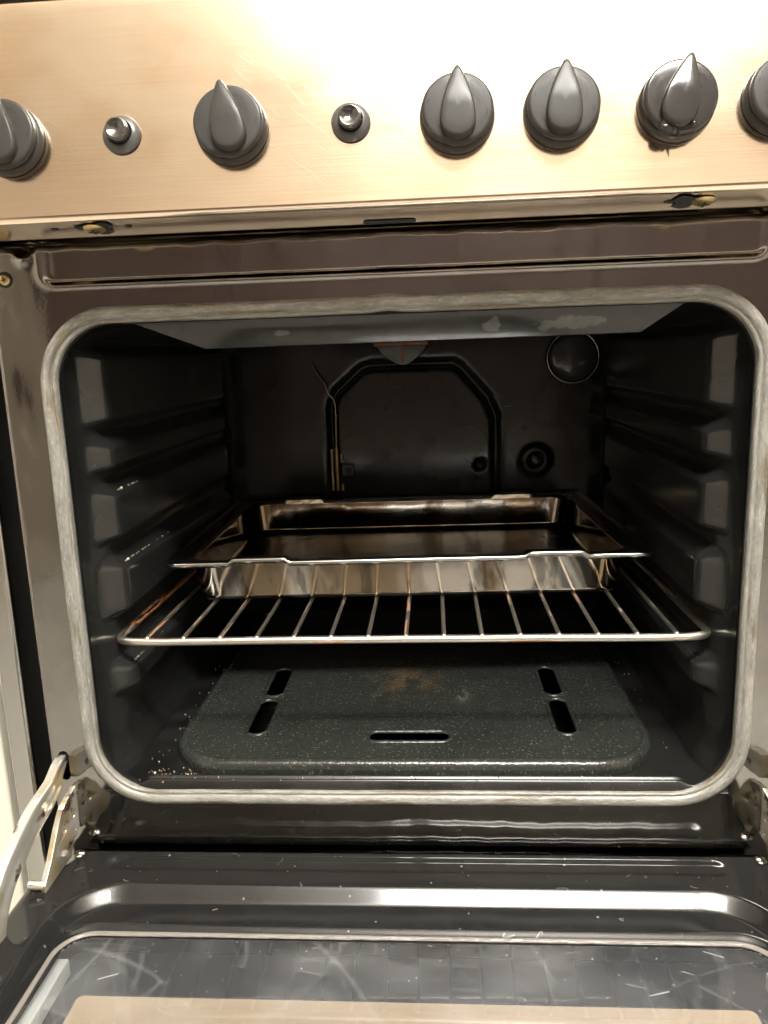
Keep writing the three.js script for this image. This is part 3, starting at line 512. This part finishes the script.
// wire rack
{
  const t = thing('oven_rack', 'chromed wire rack with rust spots slid into the oven', 'rack', [0, 0.1175, -0.2]);
  const y = 0.1205, zf = -0.026, zb = -0.378, hx = 0.2245, r = 0.014;
  const U = [V3(-hx, y, -0.075)];
  part('front_rail', tube([V3(-hx, y, -0.06), V3(-hx, y, zf - r), V3(-hx + 0.004, y, zf - 0.004), V3(-hx + r, y, zf), V3(-0.1, y, zf), V3(0, y, zf), V3(0.1, y, zf), V3(hx - r, y, zf), V3(hx - 0.004, y, zf - 0.004), V3(hx, y, zf - r), V3(hx, y, -0.06)], 0.003, 160, 12, false, [3, 0.2]), M.rack, t);
  part('side_rail', rod(V3(-hx, y, -0.06), V3(-hx, y, zb), 0.003, 12, [6, 0.6]), M.rackSide, t, 'rusty left rail'); part('side_rail', rod(V3(hx, y, -0.06), V3(hx, y, zb), 0.003, 12, [3, 0.2], 0.6), M.rack, t);
  part('back_rail', rod(V3(-hx, y, zb), V3(hx, y, zb), 0.003, 12), M.rack, t);
  for (let k = 0; k < 15; k++) { const x = mix(-0.1985, 0.1985, k / 14); part('wire', merge([rod(V3(x, y + 0.0026, zf - 0.0005), V3(x, y + 0.0026, zb), 0.0016, 8, [3, 0.15], k * 0.173), new THREE.SphereGeometry(0.0024, 8, 6).translate(x, y + 0.0018, zf)]), M.rack, t); }
}
// roasting pan
{
  const t = thing('roasting_pan', 'shallow dark enamel roasting pan standing on the wire rack', 'pan', [-0.005, 0.1248, -0.241]);
  t.rotation.y = 0.028; t.updateMatrixWorld();
  const hx = 0.2045, hz = 0.149, H = 0.0385;
  const loops = (list, name, mat) => {
    const rings = list.map(([o, y, lift = 0]) => ({ p: ringN(hx - o, hz - o, 0.013 + o * 0.45), y, lift })), n = rings[0].p.length;
    const g = grid(n, list.length - 1, (u, v) => {
      const { p, y, lift } = rings[Math.round(v * (list.length - 1))], q = p[Math.round(u * n) % n];
      const b = lift * sm(0.150, 0.144, Math.abs(q.x)) * sm(0.096, 0.102, Math.abs(q.x)) * (Math.abs(q.ny) > 0.9 ? 1 : 0);
      return [q.x, y + b * 0.003, q.y, q.x + q.y, v * 0.06];
    });
    return local(name, g, mat, t);
  };
  loops([[0.0260, 0.0008], [0.0230, 0.0016], [0.0212, 0.004], [0.0209, 0.0055], [0.0179, H - 0.0045], [0.0175, H - 0.003], [0.0160, H - 0.0008, 0.6]], 'outer_wall', M.pan);
  loops([[0.0275, 0.0022], [0.0246, 0.0030], [0.0224, 0.0056], [0.0220, 0.0070], [0.0190, H - 0.0040], [0.0186, H - 0.0024], [0.0172, H, 0.6]], 'inner_wall', M.pan);
  loops([[0.0150, H - 0.0012, 1], [0.0012, H - 0.0026, 1], [-0.0008, H - 0.0008, 1], [-0.0010, H + 0.0014, 1], [0.0012, H + 0.0030, 1], [0.0034, H + 0.0020, 1], [0.0060, H + 0.0002, 1], [0.0150, H + 0.0004, 1], [0.0180, H - 0.001, 1]], 'rim', M.panRim);
  const bottom = rrPath(hx - 0.0255, hz - 0.0255, 0.008);
  local('pan_bottom', extrude(bottom, 0.0014).rotateX(-Math.PI / 2).translate(0, 0.0008, 0), M.burnt, t, 'black pan bottom');  // bottom made blacker than the pan walls
}
// crumbs and flakes on the oven floor
{
  const r = rng(201), n = 170, m = new THREE.InstancedMesh(new THREE.IcosahedronGeometry(1, 0), M.crumb, n), o = new THREE.Object3D();
  for (let k = 0; k < n; k++) {
    let x, z; const sel = r();
    if (sel < 0.5) { x = -0.185 + (r() + r() - 1) * 0.022; z = -0.012 + (r() + r() - 1) * 0.012; }
    else if (sel < 0.75) { x = (r() - 0.5) * 0.42; z = -0.004 - r() * 0.014; }
    else { x = (r() < 0.8 ? -1 : 1) * (0.196 + r() * 0.014); z = -0.02 - r() * 0.22; }
    const s = 0.0003 + 0.0006 * r() * r(); let y = 0.0163; if (r() < 0.3) { y = [0.1815, 0.1815, 0.2375, 0.1005][Math.floor(r() * 4)] - 0.0012; x = -0.2165; z = -0.042 - r() * r() * 0.12; } o.position.set(x, y + s * 0.5, z); o.scale.set(s * (1 + r()), s, s * (1 + r())); o.rotation.set(r() * 6, r() * 6, r() * 6); o.updateMatrix(); m.setMatrixAt(k, o.matrix);
    const c = r(); m.setColorAt(k, c < 0.45 ? rgb(0.2, 0.12, 0.08) : c < 0.75 ? rgb(0.6, 0.55, 0.45) : rgb(0.25, 0.2, 0.15));
  }
  m.name = 'crumbs'; m.userData = { label: 'rusty crumbs and pale flakes scattered on the oven floor and ledges', category: 'crumbs', kind: 'stuff' }; scene.add(m); finish(m);
}
renderer.render(scene, camera);
